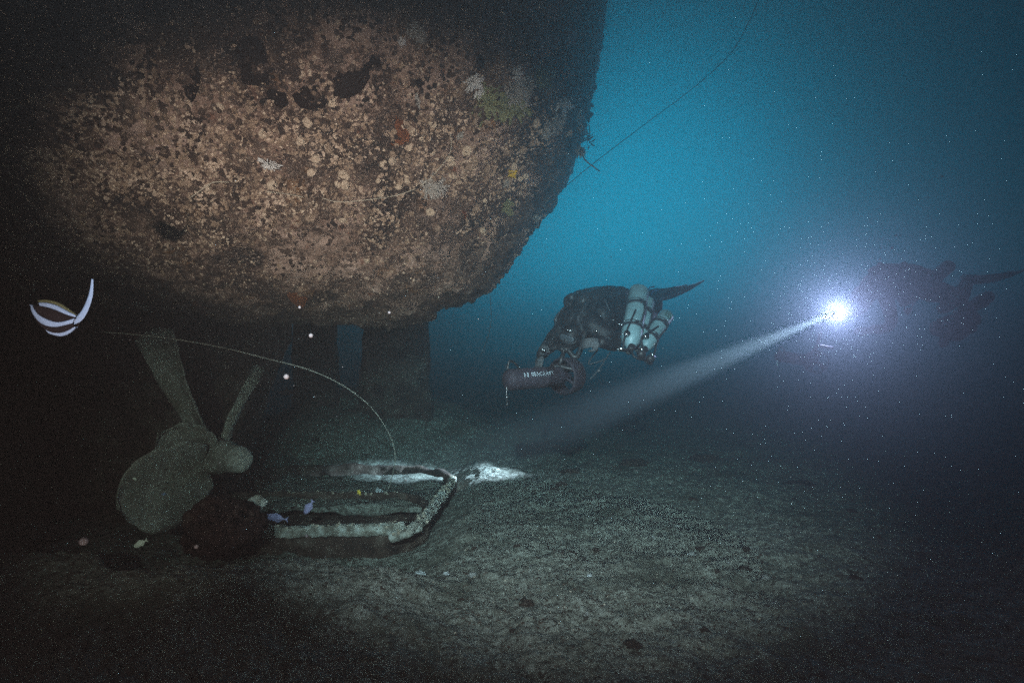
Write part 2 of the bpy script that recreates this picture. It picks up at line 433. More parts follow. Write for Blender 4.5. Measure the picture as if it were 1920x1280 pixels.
CM = {('a'): coral_mesh('coral', 1), 'b': coral_mesh('coral', 2, 90, 1.15, 5, .045), 'c': coral_mesh('coral', 3, 45, .8, 4, .06), 'd': coral_mesh('coral', 4, 60, 1.3, 3, .075)}
def part_on_hull(name, me, m, px, py, rpx, sq=(1, 1, 1), lift=0, label=None):
    loc, nrm = on_hull(px, py)
    if loc is None: return
    size = rpx * 1.3 / F * loc.y if name == 'coral' else rpx / F * loc.y
    me = me.copy(); o = link(name, me, m)
    o.parent = ship; o.matrix_basis = Matrix.Translation(-ship.location) @ frame_mat(loc + nrm * lift, nrm, size, RND.uniform(0, 6), sq)
    if label: o['label'] = label
    return o
for (px, py, r, k, m, sq) in [(884, 153, 20, 'a', 'coralwhite', (.8, 1, .8)), (895, 172, 13, 'c', 'coralwhite', (1, 1, .8)), (962, 172, 26, 'b', 'coralgrey', (1, 1, .7)), (985, 160, 24, 'b', 'coralgrey', (1, 1, .7)), (970, 192, 22, 'a', 'coralgrey', (1, 1, .8)),
                              (967, 140, 13, 'c', 'coralwhite', (1, 1, 1.2)), (1055, 190, 20, 'c', 'coralwhite', (1, 1, .8)), (1040, 232, 18, 'c', 'coralgrey', (1, 1, .8)), (1050, 215, 14, 'a', 'coralgrey', (1, 1, .8)), (1018, 245, 18, 'a', 'coralgrey', (1, 1, .8)),
                              (800, 352, 22, 'b', 'coralgrey', (1, 1, .35)), (825, 345, 20, 'd', 'coralgrey', (1, 1, .35)), (943, 387, 20, 'c', 'coralolive', (1, 1, .8)), (1016, 145, 20, 'a', 'coralolive', (1, 1, .8)), (1060, 140, 30, 'b', 'coralrust', (1, 1, .7)), (1050, 120, 26, 'b', 'coralrust', (1, 1, .7)),
                              (505, 308, 20, 'd', 'coralwhite', (1, 1, .4)), (753, 78, 8, 'a', 'coralwhite', (1, 1, .8)), (785, 188, 14, 'c', 'coralgrey', (.4, 1, .8)), (960, 325, 9, 'd', 'coralyellow', (1, 1, .6)), (948, 345, 8, 'c', 'coralgrey', (1, 1, 1)), (960, 190, 40, 'd', 'coralolive', (1, 1, .25)),
                              (915, 190, 34, 'd', 'coralolive', (1, 1, .25)), (1080, 215, 16, 'c', 'coralgrey', (1, 1, .9)), (860, 250, 12, 'c', 'coralgrey', (1, .5, .8)), (270, 570, 16, 'c', 'coralgrey', (1.3, .6, .6)), (780, 60, 18, 'b', 'coralgrey', (.8, 1, .6)), (1000, 410, 12, 'c', 'coralgrey', (1, 1, 1))]:
    part_on_hull('coral', CM[k], M[m], px, py, r, sq)
for i, (px, py, r, m, sq) in enumerate([(585, 180, 30, 'spongedark', (1.1, .8, .5)), (518, 186, 20, 'spongedark', (1, 1, .5)), (655, 150, 34, 'spongedark', (1.2, .8, .5)), (700, 116, 16, 'spongedark', (1, 1, .7)), (712, 160, 11, 'spongedark', (1, 1, .6)), (775, 155, 18, 'spongedark', (1, .8, .5)), (752, 232, 22, 'coralrust', (.8, 1.5, .35)),
                               (745, 250, 22, 'coralrust', (1, 1, .35)), (812, 250, 14, 'coralrust', (.8, 1.4, .35)), (555, 548, 28, 'coralrust', (1.5, .6, .3)), (465, 110, 40, 'spongedark', (1.2, .9, .4)), (350, 165, 30, 'spongedark', (1.6, .7, .4)), (905, 120, 22, 'spongedark', (1.5, .7, .4))]):
    part_on_hull('sponge', lump_mesh('sponge', i), M[m], px, py, r, sq, -.01)
# growth hanging out over the edge of the stern
def hang(name, px, py, dx, D, r, m, k):
    pass
c0 = P(1089, 280, 4.75)
st = MB().tube(catmull([P(1078, 262, 4.75), P(1088, 280, 4.75), P(1097, 300, 4.74), P(1112, 312, 4.72), P(1124, 321, 4.70)], 5), .006, 6); child(st.build('stalk', M['rust']), ship)
st = MB().tube(catmull([P(1096, 262, 4.8), P(1106, 250, 4.8), P(1104, 232, 4.8), P(1107, 218, 4.8)], 5), .004, 6)
for q in range(14):
    b = P(1106 + RND.uniform(-5, 5), 262 + RND.uniform(-12, 12), 4.8); st.tube([b, b + Vector((RND.uniform(-.05, .06), RND.uniform(-.03, .03), RND.uniform(-.05, .03)))], [.006, .003], 4)
child(st.build('hydroid', M['rust']), ship)
for (px, py, D, r, sq) in [(1088, 280, 4.75, .075, (.7, .7, 1.3)), (1087, 238, 4.85, .05, (1, 1, .8))]:
    o = link('coral', CM['a'].copy() if r > .06 else CM['c'].copy(), M['crust'])
    o.parent = ship; o.matrix_basis = Matrix.Translation(P(px, py, D) - ship.location) @ Matrix.Rotation(2.6, 4, 'X') @ Matrix.Diagonal((r * sq[0], r * sq[1], r * sq[2], 1))
# parts below the counter: deadwood, rudder, sternpost
def slab(pts, y0, y1, name, m, amp=.05, sub=.09):
    """a thick plate with an irregular encrusted surface; pts is its outline in x, z"""
    mb = MB(); n_ = len(pts)
    mb.add([(x, y0, z) for x, z in pts] + [(x, y1, z) for x, z in pts], [tuple(range(n_)), tuple(reversed(range(n_, 2 * n_)))] + [(i, n_ + i, n_ + (i + 1) % n_, (i + 1) % n_) for i in range(n_)])
    me = remeshed(mb, sub, 2, (amp, 2.2)); o = link(name, me, m); return child(o, ship)
slab([(-9, -.6), (-9, 2.35), (-2.55, 2.35), (-2.75, 1.6), (-3.25, .2), (-3.3, -.6)], 6.25, 6.95, 'deadwood', M['rust'])
slab([(-2.62, -.4), (-2.45, 2.5), (-1.42, 2.5), (-1.30, -.4)], 9.3, 9.75, 'rudder', M['rust'], .05)
slab([(-3.75, -.4), (-3.75, 3.0), (-3.05, 3.0), (-3.0, 1.5), (-2.92, -.4)], 9.6, 10.0, 'sternpost', M['rust'], .06)
slab([(-3.1, 2.1), (-3.9, 3.3), (-.9, 3.3), (-1.6, 2.35)], 8.9, 10.4, 'tunnel_roof', M['rust'], .06)

# propeller: hub and three visible blades, silted over
HUB = Vector((-2.78, 5.45, .70)); ax = Vector((.83, -.55, 0)).normalized(); hx = Vector((-.55, -.83, 0)).normalized(); up = Vector((0, 0, 1))
prop = MB().lathe(HUB - ax * .9, ax, [(0, .12), (.5, .13), (.55, .17), (.72, .18), (.95, .16), (1.02, .135), (1.20, .13), (1.26, .105), (1.29, .05)], 28)
prop = link('propeller', remeshed(prop, .025, 5, (.012, 9)), M['bronze']); child(prop, ship)
def blade(ang, L, Wd, pitch, sweep=0.0, bend=0.0, strip=False):
    a = math.radians(ang); r = (hx * math.cos(a) + up * math.sin(a)); t = (-hx * math.sin(a) + up * math.cos(a))
    V = []; nU = 26; nW = 14; front = []; back = []
    for i in range(nU + 1):
        s = i / nU; w = Wd * (math.sin(math.pi * min(1, (s * .80 + .14))) ** .6) * (1 if s < .8 else math.sqrt(max(0, 1 - ((s - .8) / .2) ** 2)) * .999 + .001)
        if strip: w = Wd * (.62 + .38 * s) * (1 if s < .93 else math.sqrt(max(0, 1 - ((s - .93) / .07) ** 2)) * .6 + .4)
        w *= 1 + .07 * noise.noise(Vector((s * 7, ang, 1)))
        be = math.radians(pitch) * (1.25 - .6 * s)
        cd = t * math.cos(be) + ax * math.sin(be); nd = ax * math.cos(be) - t * math.sin(be)
        for j in range(nW + 1):
            c = (j / nW - .5) * 2; th = .020 * (1 - .6 * s) * math.sqrt(max(0, 1 - c * c)) + .006
            p = HUB - ax * .06 + r * (.12 + (L - .12) * s) + cd * (c * w * .5 + sweep * s * s) + nd * (bend * s * s + .05 * c * c)
            p += nd * (.02 * noise.noise(p * 4) + .012 * noise.noise(p * 17)) + r * .02 * noise.noise(p * 9) + t * .02 * noise.noise(p * 8 + Vector((3, 0, 0)))
            front.append(p + nd * th); back.append(p - nd * th)
    N_ = nW + 1; Fq = []; n0 = len(front)
    for i in range(nU):
        for j in range(nW):
            q = (i * N_ + j, i * N_ + j + 1, (i + 1) * N_ + j + 1, (i + 1) * N_ + j); Fq.append(q); Fq.append(tuple(n0 + k for k in reversed(q)))
    for i in range(nU):
        Fq.append((i * N_, (i + 1) * N_, n0 + (i + 1) * N_, n0 + i * N_)); Fq.append((i * N_ + nW, n0 + i * N_ + nW, n0 + (i + 1) * N_ + nW, (i + 1) * N_ + nW))
    for j in range(nW): Fq.append((nU * N_ + j, nU * N_ + j + 1, n0 + nU * N_ + j + 1, n0 + nU * N_ + j)); Fq.append((j, n0 + j, n0 + j + 1, j + 1))
    o = link('blade', mesh_from('blade', front + back, Fq), M['bronze'])
    o.parent = prop; o.matrix_parent_inverse = Matrix.Identity(4); return o
blade(-24, .93, .92, 20, .10); blade(61, 1.36, .34, 74, .10, 0, True); blade(118, .95, .13, 70, 0, 0, True); blade(28, .62, .50, 35)

# red encrusted lump and the half-buried frame beside it
l = MB().ball((0, 0, 0), (.25, .25, .24), 20, 12).ball((.14, .1, -.02), (.18, .18, .17)).ball((-.06, .1, -.13), (.25, .22, .16))
lm = link('encrusted_lump', remeshed(l, .016, 2, (.09, 4.5)), M['redlump']); lm.location = P(408, 985, 4.72)
tag(lm, 'dark red rounded encrusted lump at the left end of the half-buried frame', 'boulder')
fr = empty('rudder_frame', (-1.9, 6.0, -.1), 'half-buried rusty frame with rounded end and pale crusted rims on the seabed', 'wreck debris')
def wall(path, th, z0, z1, name, m, amp=.02, voxel=.022, sc=6):
    mb = MB(); pts = catmull([(x, y, 0) for x, y in path], 6); L = []; R = []
    for i, p in enumerate(pts):
        t = (pts[min(i + 1, len(pts) - 1)] - pts[max(i - 1, 0)]).normalized(); nn = Vector((-t.y, t.x, 0)) * th / 2
        L.append(p + nn); R.append(p - nn)
    V = []
    for l_, r_ in zip(L, R): V += [(l_.x, l_.y, z0), (l_.x, l_.y, z1), (r_.x, r_.y, z1), (r_.x, r_.y, z0)]
    k = len(L); Fq = []
    for i in range(k - 1):
        for j in range(4): Fq.append((i * 4 + j, (i + 1) * 4 + j, (i + 1) * 4 + (j + 1) % 4, i * 4 + (j + 1) % 4))
    Fq += [(3, 2, 1, 0), tuple((k - 1) * 4 + j for j in range(4))]; mb.add(V, Fq)
    return child(link(name, remeshed(mb, voxel, 2, (amp, sc)), m), fr)
def G(px, py, h=.08):
    D = (CAMH - h) * F / (py - 640); return ((px - 960) / F * D, D)
near = [G(395, 990, .045), G(480, 986, .045), G(560, 986, .045), G(650, 983, .045), G(735, 981, .045), G(775, 972, .045), G(797, 958), G(800, 940), G(780, 926), G(745, 921), G(650, 920), G(540, 920), G(430, 921), G(330, 923)]
wall([(x_, y_ + .015) for x_, y_ in near[:6]], .05, -.36, -.03, 'rim_shade', M['rust'], .02)  # dark skirt standing in for the shade under the near rim
wall(near[:6], .09, -.06, .045, 'near_rim', M['crust'], .018, .018, 14)
tf = MB().box((-1.95, 5.90, -.13), (1.9, .72, .06)); child(link('trough_floor', remeshed(tf, .03, 2, (.03, 4)), M['rust']), fr)
wall(near[4:10], .06, -.22, .07, 'end_rim', M['rust'], .02)
wall(near[9:], .05, -.40, .07, 'middle_rim', M['rust'], .02)
wall([G(430, 882, .05), G(540, 874, .05), G(650, 870, .05), G(760, 871, .05), G(815, 878, .05), G(846, 890, .05), G(843, 905, .05)], .10, -.22, .05, 'far_rim', M['rust'], .04, .03, 4)
tb = MB().tube(catmull([(*G(850, 892, .03), -.02), (*G(842, 912, .05), .04), (*G(815, 945, .07), .06), (*G(790, 975, .06), .05), (*G(765, 996, .04), .03), (*G(735, 1000, .0), -.03)], 8), .055, 10)
child(link('side_bar', remeshed(tb, .018, 2, (.03, 9)), M['crust']), fr)
pl = MB().box((-2.0, 6.95, -.04), (2.2, 1.5, .08)); child(link('silted_plate', remeshed(pl, .04, 2, (.05, 2.5)), M['sand']), fr)
for px_, py_, r_ in [(480, 958, .07), (455, 965, .06), (467, 950, .05)]: pass
lp = MB().ball((-.08, 0, 0), (.14, .09, .06)).ball((.07, .03, .04), (.10, .08, .08)).ball((.1, -.05, -.05), (.07, .06, .06)); lo_ = link('crust_lump', remeshed(lp, .014, 2, (.03, 10)), M['crust']); lo_.location = P(462, 955, 5.1); child(lo_, fr)
# pale shells caught along the rims
RB = [BVHTree.FromPolygons([(o.matrix_basis @ v.co) for v in o.data.vertices], [tuple(p.vertices) for p in o.data.polygons]) for o in fr.children if o.name.startswith(('near_rim', 'middle_rim', 'side_bar'))]
def s_rim():
    b = RND.choice(RB); x = RND.uniform(-3, -.7); y = RND.uniform(4.7, 7.5)
    loc, nrm, i, d = b.ray_cast(Vector((x, y, 1)), Vector((0, 0, -1)))
    return (loc, nrm) if loc is not None else None
tag(crust('rim_shells', 5000, s_rim, (.008, .022), M['shellpale'], 6, fr), kind='stuff')

# --- loose things on the seabed
def gz(x, y): return ground(x, y)
for (px, py, r, k, m, lab) in [(788, 1036, .060, 'b', 'coralwhite', 'white branching coral clump on the sand below the frame end'), (836, 1068, .034, 'c', 'coralwhite', 'small white sprig of coral right of the white coral clump'),
                               (885, 1070, .045, 'c', 'coralgrey', 'grey white coral fragments lying beside a greenish patch'), (710, 916, .05, 'd', 'coralwhite', 'white coral lump sitting on the middle rim of the frame'), (1105, 1078, .03, 'c', 'coralwhite', 'tiny pale coral sprig alone on the open sand'),
                               (1297, 1045, .04, 'd', 'coralgrey', 'small grey coral lump on the dark sand to the right'), (1225, 1010, .03, 'd', 'coralgrey', 'pale coral nub on the greenish sand')]:
    hh = .1 if py == 916 else 0
    x, y = G(px, py, hh)
    o = link('coral', CM[k].copy(), M[m]); o.location = (x, y, gz(x, y) + (0 if not hh else -gz(x, y) + .07)); o.scale = (r, r, r * .9); o.rotation_euler = (0, 0, px)
    tag(o, lab, 'coral')
for (px, py, r, lab) in [(1320, 858, .16, 'dark low lump of growth on the far sand'), (1190, 870, .13, 'dark flat lump on sand left of the far growth'), (1070, 888, .09, 'dark streaked lump on the pale sand near the torch patch'), (1500, 900, .12, 'dark lump on the dim sand at the right')]:
    x, y = G(px, py, 0); o = link('rock', lump_mesh('rock', px, .45, .4), M['rust']); o.location = (x, y, gz(x, y)); o.scale = (r * 1.5, r, r); tag(o, lab, 'rock')
for i in range(34):
    px = RND.uniform(820, 1700); py = RND.triangular(870, 1230, 980); x, y = G(px, py, 0); r = RND.uniform(.018, .055)
    if i % 3:
        o = link('rock', lump_mesh('rock', i + 50, .6, .5), M['rust']); tag(o, 'small dark lump among others on the open sand', 'rock', 'small dark lumps on the open sand')
    else:
        r *= .6; o = link('coral', CM['c' if i % 2 else 'd'].copy(), M['coralgrey']); tag(o, 'tiny broken bit of grey coral on the open sand', 'coral', 'tiny coral bits on the open sand')
    o.location = (x, y, gz(x, y)); o.scale = (r * RND.uniform(1, 1.7), r, r * .8); o.rotation_euler = (0, 0, RND.uniform(0, 6))
ur = empty('sea_urchin', (*G(770, 985, .06), .07), 'black spiny sea urchin at the end of the pale crusted rim', 'sea urchin')
b = MB().ball((0, 0, 0), .022).build('body', M['fishdark'], ur)
s_ = MB()
for _ in range(60):
    d = Vector([RND.gauss(0, 1) for _ in range(3)]).normalized(); d.z = abs(d.z) * .9 + .02; s_.tube([d * .015, d * RND.uniform(.06, .10)], [.0022, .0008], 4)
s_.build('spines', M['fishdark'], ur)
peb = MB(); pebd = MB(); ico = [shell_shape(random.Random(k), 6) for k in range(6)]
for i in range(11000):
    if i % 4: px = RND.uniform(-100, 2000); py = RND.triangular(830, 1290, 1100)
    else: px = RND.gauss(960, 170); py = RND.gauss(935, 45)
    if py < 800: continue
    x, y = G(px, py, 0)
    m = frame_mat(Vector((x, y, gz(x, y))), Vector((RND.uniform(-.5, .5), RND.uniform(-.5, .5), 1)).normalized(), RND.choice([.003, .004, .005, .006, .008, .012]) * (1 if i % 3 else .75), RND.uniform(0, 6), (1, RND.uniform(.4, 1), RND.uniform(.4, 1.2)))
    V, Fq = ico[i % 6]; (peb if i % 9 == 0 else pebd).add([m @ v for v in V], Fq)
tag(peb.build('shell_fragments', M['shellpale'], smooth=False), 'white shell fragments strewn over the silty seabed', 'shell fragments', kind='stuff')
tag(pebd.build('gravel', M['rust'], smooth=False), 'dark gravel strewn over the silty seabed', 'gravel', kind='stuff')

# --- lines
def rope(name, pts, r, m, lab, cat, n=10):
    tag(MB().tube(catmull(pts, n), r, 6).build(name, m), lab, cat)
rope('fishing_line', [P(190, 622, 4.2), P(300, 632, 4.3), P(410, 650, 4.5), P(500, 672, 4.7), P(585, 695, 4.9), P(650, 727, 5.1), P(700, 768, 5.4), P(733, 820, 5.7), P(741, 862, 5.9), P(733, 900, 6.1), P(728, 916, 6.15)], .0042, M['line'], 'pale thin line arching from under the hull down to the frame', 'fishing line')
rope('mooring_line', [P(1425, -8, 4.2), P(1405, 40, 4.3), P(1370, 100, 4.4), P(1300, 165, 4.6), P(1200, 240, 4.8), P(1115, 305, 5), P(1050, 360, 5.2), P(998, 420, 5.3)], .0030, M['darkline'], 'dark thin line sloping across the blue water right of the hull', 'line')
rope('hanging_line', [P(918, 548, 5.8), P(921, 590, 5.8), P(918, 620, 5.8), P(908, 650, 5.8), P(900, 668, 5.8)], .0028, M['darkline'], 'dark thin line hanging straight down below the hull edge', 'line')
def draped(pxs, r, m, lab):
    pts = []
    for px, py in pxs:
        loc, nrm = on_hull(px, py)
        if loc is not None: pts.append(loc + nrm * .03)
    rope('fishing_line', pts, r, m, lab, 'fishing line', 4)
draped([(600, 366), (640, 372), (700, 372), (750, 362), (790, 345), (822, 310), (838, 282), (842, 250)], .0026, M['line'], 'pale tangled line draped across the lit side of the hull')
draped([(360, 365), (380, 348), (400, 337), (430, 334)], .003, M['line'], 'short pale line curled on the left of the lit hull')
draped([(500, 353), (535, 360), (575, 366)], .0025, M['line'], 'short pale line on the hull left of the draped tangled line')

# ------------------------------------------------------------------ divers
def Z(zx, zy, D): return P(900 + zx / 4.266, 480 + zy / 4.266, D)       # first diver
def Q(zx, zy, D): return P(1380 + zx / 3.556, 400 + zy / 3.556, D)      # second diver
def limb(mb, pts, rad, seg=14):
    """tapered limb through joints with rounded ends"""
    c = catmull(pts, 6); r = []
    for i in range(len(rad) - 1):
        for k in range(6): r.append(rad[i] + (rad[i + 1] - rad[i]) * k / 6)
    r.append(rad[-1]); mb.tube(c, r, seg); mb.ball(c[0], r[0] * .98, 12, 8); mb.ball(c[-1], r[-1] * .98, 12, 8)
def hand(mb, wrist, palm_dir, back, curl, thumb_side=1):
    """palm, four curled fingers of unequal length and a thumb leaving the side of the palm"""
    d = Vector(palm_dir).normalized(); b = Vector(back); b = (b - d * b.dot(d)).normalized(); s = d.cross(b)
    w = Vector(wrist); pc = w + d * .055
    rot = Matrix((s, d, b)).transposed(); mb.ball(pc, (.043, .055, .020), 14, 10, rot); mb.ball(w + d * .012, .031)
    for k, (o, L) in enumerate([(-.031, .075), (-.010, .085), (.011, .080), (.031, .062)]):
        p = w + d * .095 + s * o; pts = [p - d * .03, p]; dd = d.copy()
        for j in range(3):
            q = curl * (.35 + .3 * j) * (1 + .08 * k); dd = (dd * math.cos(q) - b * math.sin(q)).normalized(); dn = b * math.cos(q) + d * math.sin(q)
            p = p + dd * L * (.42, .32, .26)[j]; pts.append(p)
            b2 = b
        mb.tube(pts, [.013, .0125, .0115, .0108, .0095], 8); mb.ball(pts[-1], .0095, 8, 6)
    t = w + d * .03 + s * .036 * thumb_side
    pts = [t - s * .02 * thumb_side, t + s * .016 * thumb_side + d * .02 - b * .008, t + s * .022 * thumb_side + d * .048 - b * .026, t + s * .016 * thumb_side + d * .068 - b * .042]
    mb.tube(pts, [.016, .0145, .013, .0105], 8); mb.ball(pts[-1], .0105, 8, 6)

def diver(kp, label, strap_m):
    hip = kp['hip']; root = empty('person', hip, label, 'person')
    def ch(o, par=None):
        if par is None: return child(o, root)
        o.parent = par; o.matrix_parent_inverse = Matrix.Identity(4); return o
    body = MB()
    limb(body, [kp['hip'], kp['belly'], kp['chest'], kp['upper'], kp['neck']], [.155, .160, .185, .150, .075], 20)
    cross = (kp['hip'] - kp['chest']).cross(Vector((0, 0, 1))).normalized()
    for q, e in (('chest', .10), ('upper', .09), ('hip', .06)):
        body.ball(kp[q] + cross * e, .125, 14, 9); body.ball(kp[q] - cross * e, .125, 14, 9)
    limb(body, [kp['neck'], kp['head']], [.075, .07])
    hd = kp['head']; face = kp['face'].normalized(); crown = (hd - kp['neck']).normalized() * .5 + Vector((0, 0, 1)) * .8; crown = (crown - face * crown.dot(face)).normalized(); ear = face.cross(crown)
    R3 = Matrix((ear, face, crown)).transposed()
    body.ball(hd, (.083, .10, .118), 20, 14, R3); body.ball(hd + face * .045 - crown * .055, (.058, .062, .06), 14, 10, R3)
    body.ball(hd + face * .105 - crown * .01, (.016, .024, .026), 10, 8, R3)
    for s in (-1, 1): body.ball(hd + ear * .084 * s, (.012, .022, .030), 8, 6, R3)
    gloves = []
    for a in ('far', 'near'):
        sh, el, wr, hdir, bk, cu, ts = kp[a]
        limb(body, [kp['upper'].lerp(kp['chest'], .3), sh], [.13, .095]); limb(body, [sh, el, wr], [.088, .068, .045])
        gl = MB(); hand(gl, wr, hdir, bk, cu, ts); limb(gl, [wr.lerp(el, .28), wr], [.054, .040]); gloves.append(gl)
    for a in ('leg_near', 'leg_far'):
        hp, kn, an, ft, tip = kp[a]
        limb(body, [hp, hp.lerp(kn, .5), kn], [.110, .098, .075]); limb(body, [kn, kn.lerp(an, .4), an], [.072, .070, .048])
        limb(body, [an, an.lerp(ft, .6), ft], [.050, .048, .034])
    bo = ch(link('body', remeshed(body, .016, 3, (.008, 12)), M['suit']))
    for gl in gloves: ch(link('glove', remeshed(gl, .0065, 3), M['glove']))
    # fins
    for a in ('leg_near', 'leg_far'):
        hp, kn, an, ft, tip = kp[a]; d = (tip - an).normalized(); side = d.cross(Vector((0, 0, 1))).normalized(); side = (side * .75 + Vector((0, 0, 1)) * .35).normalized(); nn = side.cross(d)
        L = (tip - an).length; V = []; Fq = []; k = 14; w7 = 9
        for sgn in (1, -1):
            for i in range(k + 1):
                t = i / k; w = .055 + .055 * min(1, t * 1.8); th = (.045 * (1 - t) ** 2 + .006)
                if t > .93: w *= .9
                for j in range(w7):
                    c = (j / (w7 - 1) - .5) * 2
                    rib = .010 * (1 - t) if abs(c) > .8 else 0
                    bow = -.05 * math.sin(t * 2.2) * L
                    V.append(an + d * (L * t - .03) + side * c * w + nn * (sgn * (th * math.sqrt(max(.05, 1 - c * c * (1 - t))) + rib) + bow))
        n_ = (k + 1) * w7
        for i in range(k):
            for j in range(w7 - 1):
                q = (i * w7 + j, i * w7 + j + 1, (i + 1) * w7 + j + 1, (i + 1) * w7 + j); Fq.append(q); Fq.append(tuple(n_ + z for z in reversed(q)))
            for e in (0, w7 - 1):
                Fq.append((i * w7 + e, (i + 1) * w7 + e, n_ + (i + 1) * w7 + e, n_ + i * w7 + e))
        for e in (0, k): 
            for j in range(w7 - 1): Fq.append((e * w7 + j, e * w7 + j + 1, n_ + e * w7 + j + 1, n_ + e * w7 + j))
        f_ = ch(link('fin', mesh_from('fin', V, Fq), M['rubber']))
        st_ = MB().tube(catmull([an + nn * .055 - side * .05, an + nn * .075 + side * 0, an + nn * .055 + side * .05], 4), .008, 6); ch(st_.build('fin_strap', M['strapblue']), f_).matrix_parent_inverse = Matrix.Identity(4)
        f_.children[0].matrix_basis = Matrix.Identity(4)
    # mask: frame, glass
    mk = MB(); mc = hd + face * .098 + crown * .018
    loop = [mc + ear * math.cos(a) * .078 * (1 - .1 * math.sin(a)) + crown * math.sin(a) * .042 + face * (-.03 * math.cos(a) ** 2) for a in [2 * math.pi * k / 24 for k in range(25)]]
    mk.tube(loop, .011, 8); mk.tube([hd + ear * .085 + crown * .02, hd - face * .1 + crown * .03, hd - ear * .085 + crown * .02], .010, 6)
    m_ = ch(mk.build('mask', M['rubber'])); g_ = MB().ball(mc - face * .008, (.072, .012, .038), 16, 10, R3).build('mask_glass', M['glass']); ch(g_, m_)
    # breathing loop with mouthpiece
    mp = MB(); mo = hd + face * .125 - crown * .065; mp.lathe(mo - ear * .05, ear, [(0, .02), (.01, .027), (.09, .027), (.10, .02)], 14)
    mp.ball(mo + face * .02, .025, 10, 8)
    for s in (-1, 1):
        c = catmull([mo + ear * .05 * s, mo + ear * .13 * s - crown * .02 - face * .02, kp['upper'] + cross * .17 * s * (-1 if ear.dot(cross) < 0 else 1) + Vector((0, 0, .06)), kp['chest'] + cross * .10 * s * (-1 if ear.dot(cross) < 0 else 1) + kp['up'] * .20], 14)
        mp.tube(c, [.021 + (.003 if i % 2 else 0) for i in range(len(c))], 10)
    ch(mp.build('breathing_loop', M['rubber']))
    # rebreather on the back: shell, two canisters, heads
    u_ = kp['up']; axis = (kp['hip'] - kp['upper']).normalized(); rb = MB()
    c0 = kp['upper'] + u_ * .17; c1 = kp['belly'].lerp(kp['hip'], .35) + u_ * .16
    for s in (-1, 1): limb(rb, [c0 + cross * .075 * s, c0.lerp(c1, .5) + cross * .085 * s + u_ * .03, c1 + cross * .07 * s], [.072, .088, .070])
    limb(rb, [c0 + u_ * .05 + axis * .12, c1 + u_ * .02 - axis * .06], [.06, .075])
    rbo = ch(link('rebreather', remeshed(rb, .012, 3, (.010, 12)), M['rubber']))
    for (p, r) in kp['knobs']:
        kb = MB().ball(p, r, 14, 10); kb.lathe(p - axis * r * .2, axis, [(0, r * .9), (r * .9, r * .75), (r * 1.2, r * .35), (r * 2.2, r * .3)], 12); ch(ch(kb.build('valve_knob', M['rubber'])), rbo)
        rg = MB().lathe(p + axis * r * 1.0, axis, [(0, r * .55), (.006, r * .6), (.014, r * .6), (.018, r * .5)], 12); ch(rg.build('valve_ring', M['steel']), rbo)
    hs = MB().tube(catmull([c0 + u_ * .07, c0.lerp(c1, .4) + u_ * .10 + cross * .03, c1 + u_ * .05], 8), .012, 6); hs.tube(catmull([c0 + cross * .12, c0.lerp(c1, .5) + cross * .16 + u_ * .02, c1 + cross * .12], 8), .010, 6); ch(hs.build('hose', M['rubber']), rbo)
    # harness, with metal rings and clips
    hn = MB()
    for q in ('chest', 'belly'):
        rr = .205 if q == 'chest' else .178; hn.tube([kp[q] + (cross * math.cos(a) + u_ * math.sin(a)) * rr for a in [2 * math.pi * k / 28 for k in range(29)]], .012, 6)
    for s in (-1, 1): hn.tube(catmull([kp['upper'] + cross * .13 * s + u_ * .14, kp['upper'] + cross * .14 * s - axis * .12, kp['chest'] + cross * .12 * s - u_ * .18, kp['belly'] + cross * .09 * s - u_ * .175], 6), .016, 6)
    hno = ch(hn.build('harness', strap_m)); cl = MB()
    for (p, L) in kp['clips']:
        cl.tube([p, p + Vector((L, 0, -.25 * L))], .008, 6); cl.ball(p, .012, 8, 6)
    ch(cl.build('clips', M['steel']), hno)
    cb = MB(); 
    for s in (-1, 1): cb.ball(kp['chest'] - u_ * .14 + cross * .09 * s + axis * -.04, (.12, .10, .085), 14, 10)
    ch(link('counterlungs', remeshed(cb, .014, 3, (.012, 16)), M['rubber']))
    return root

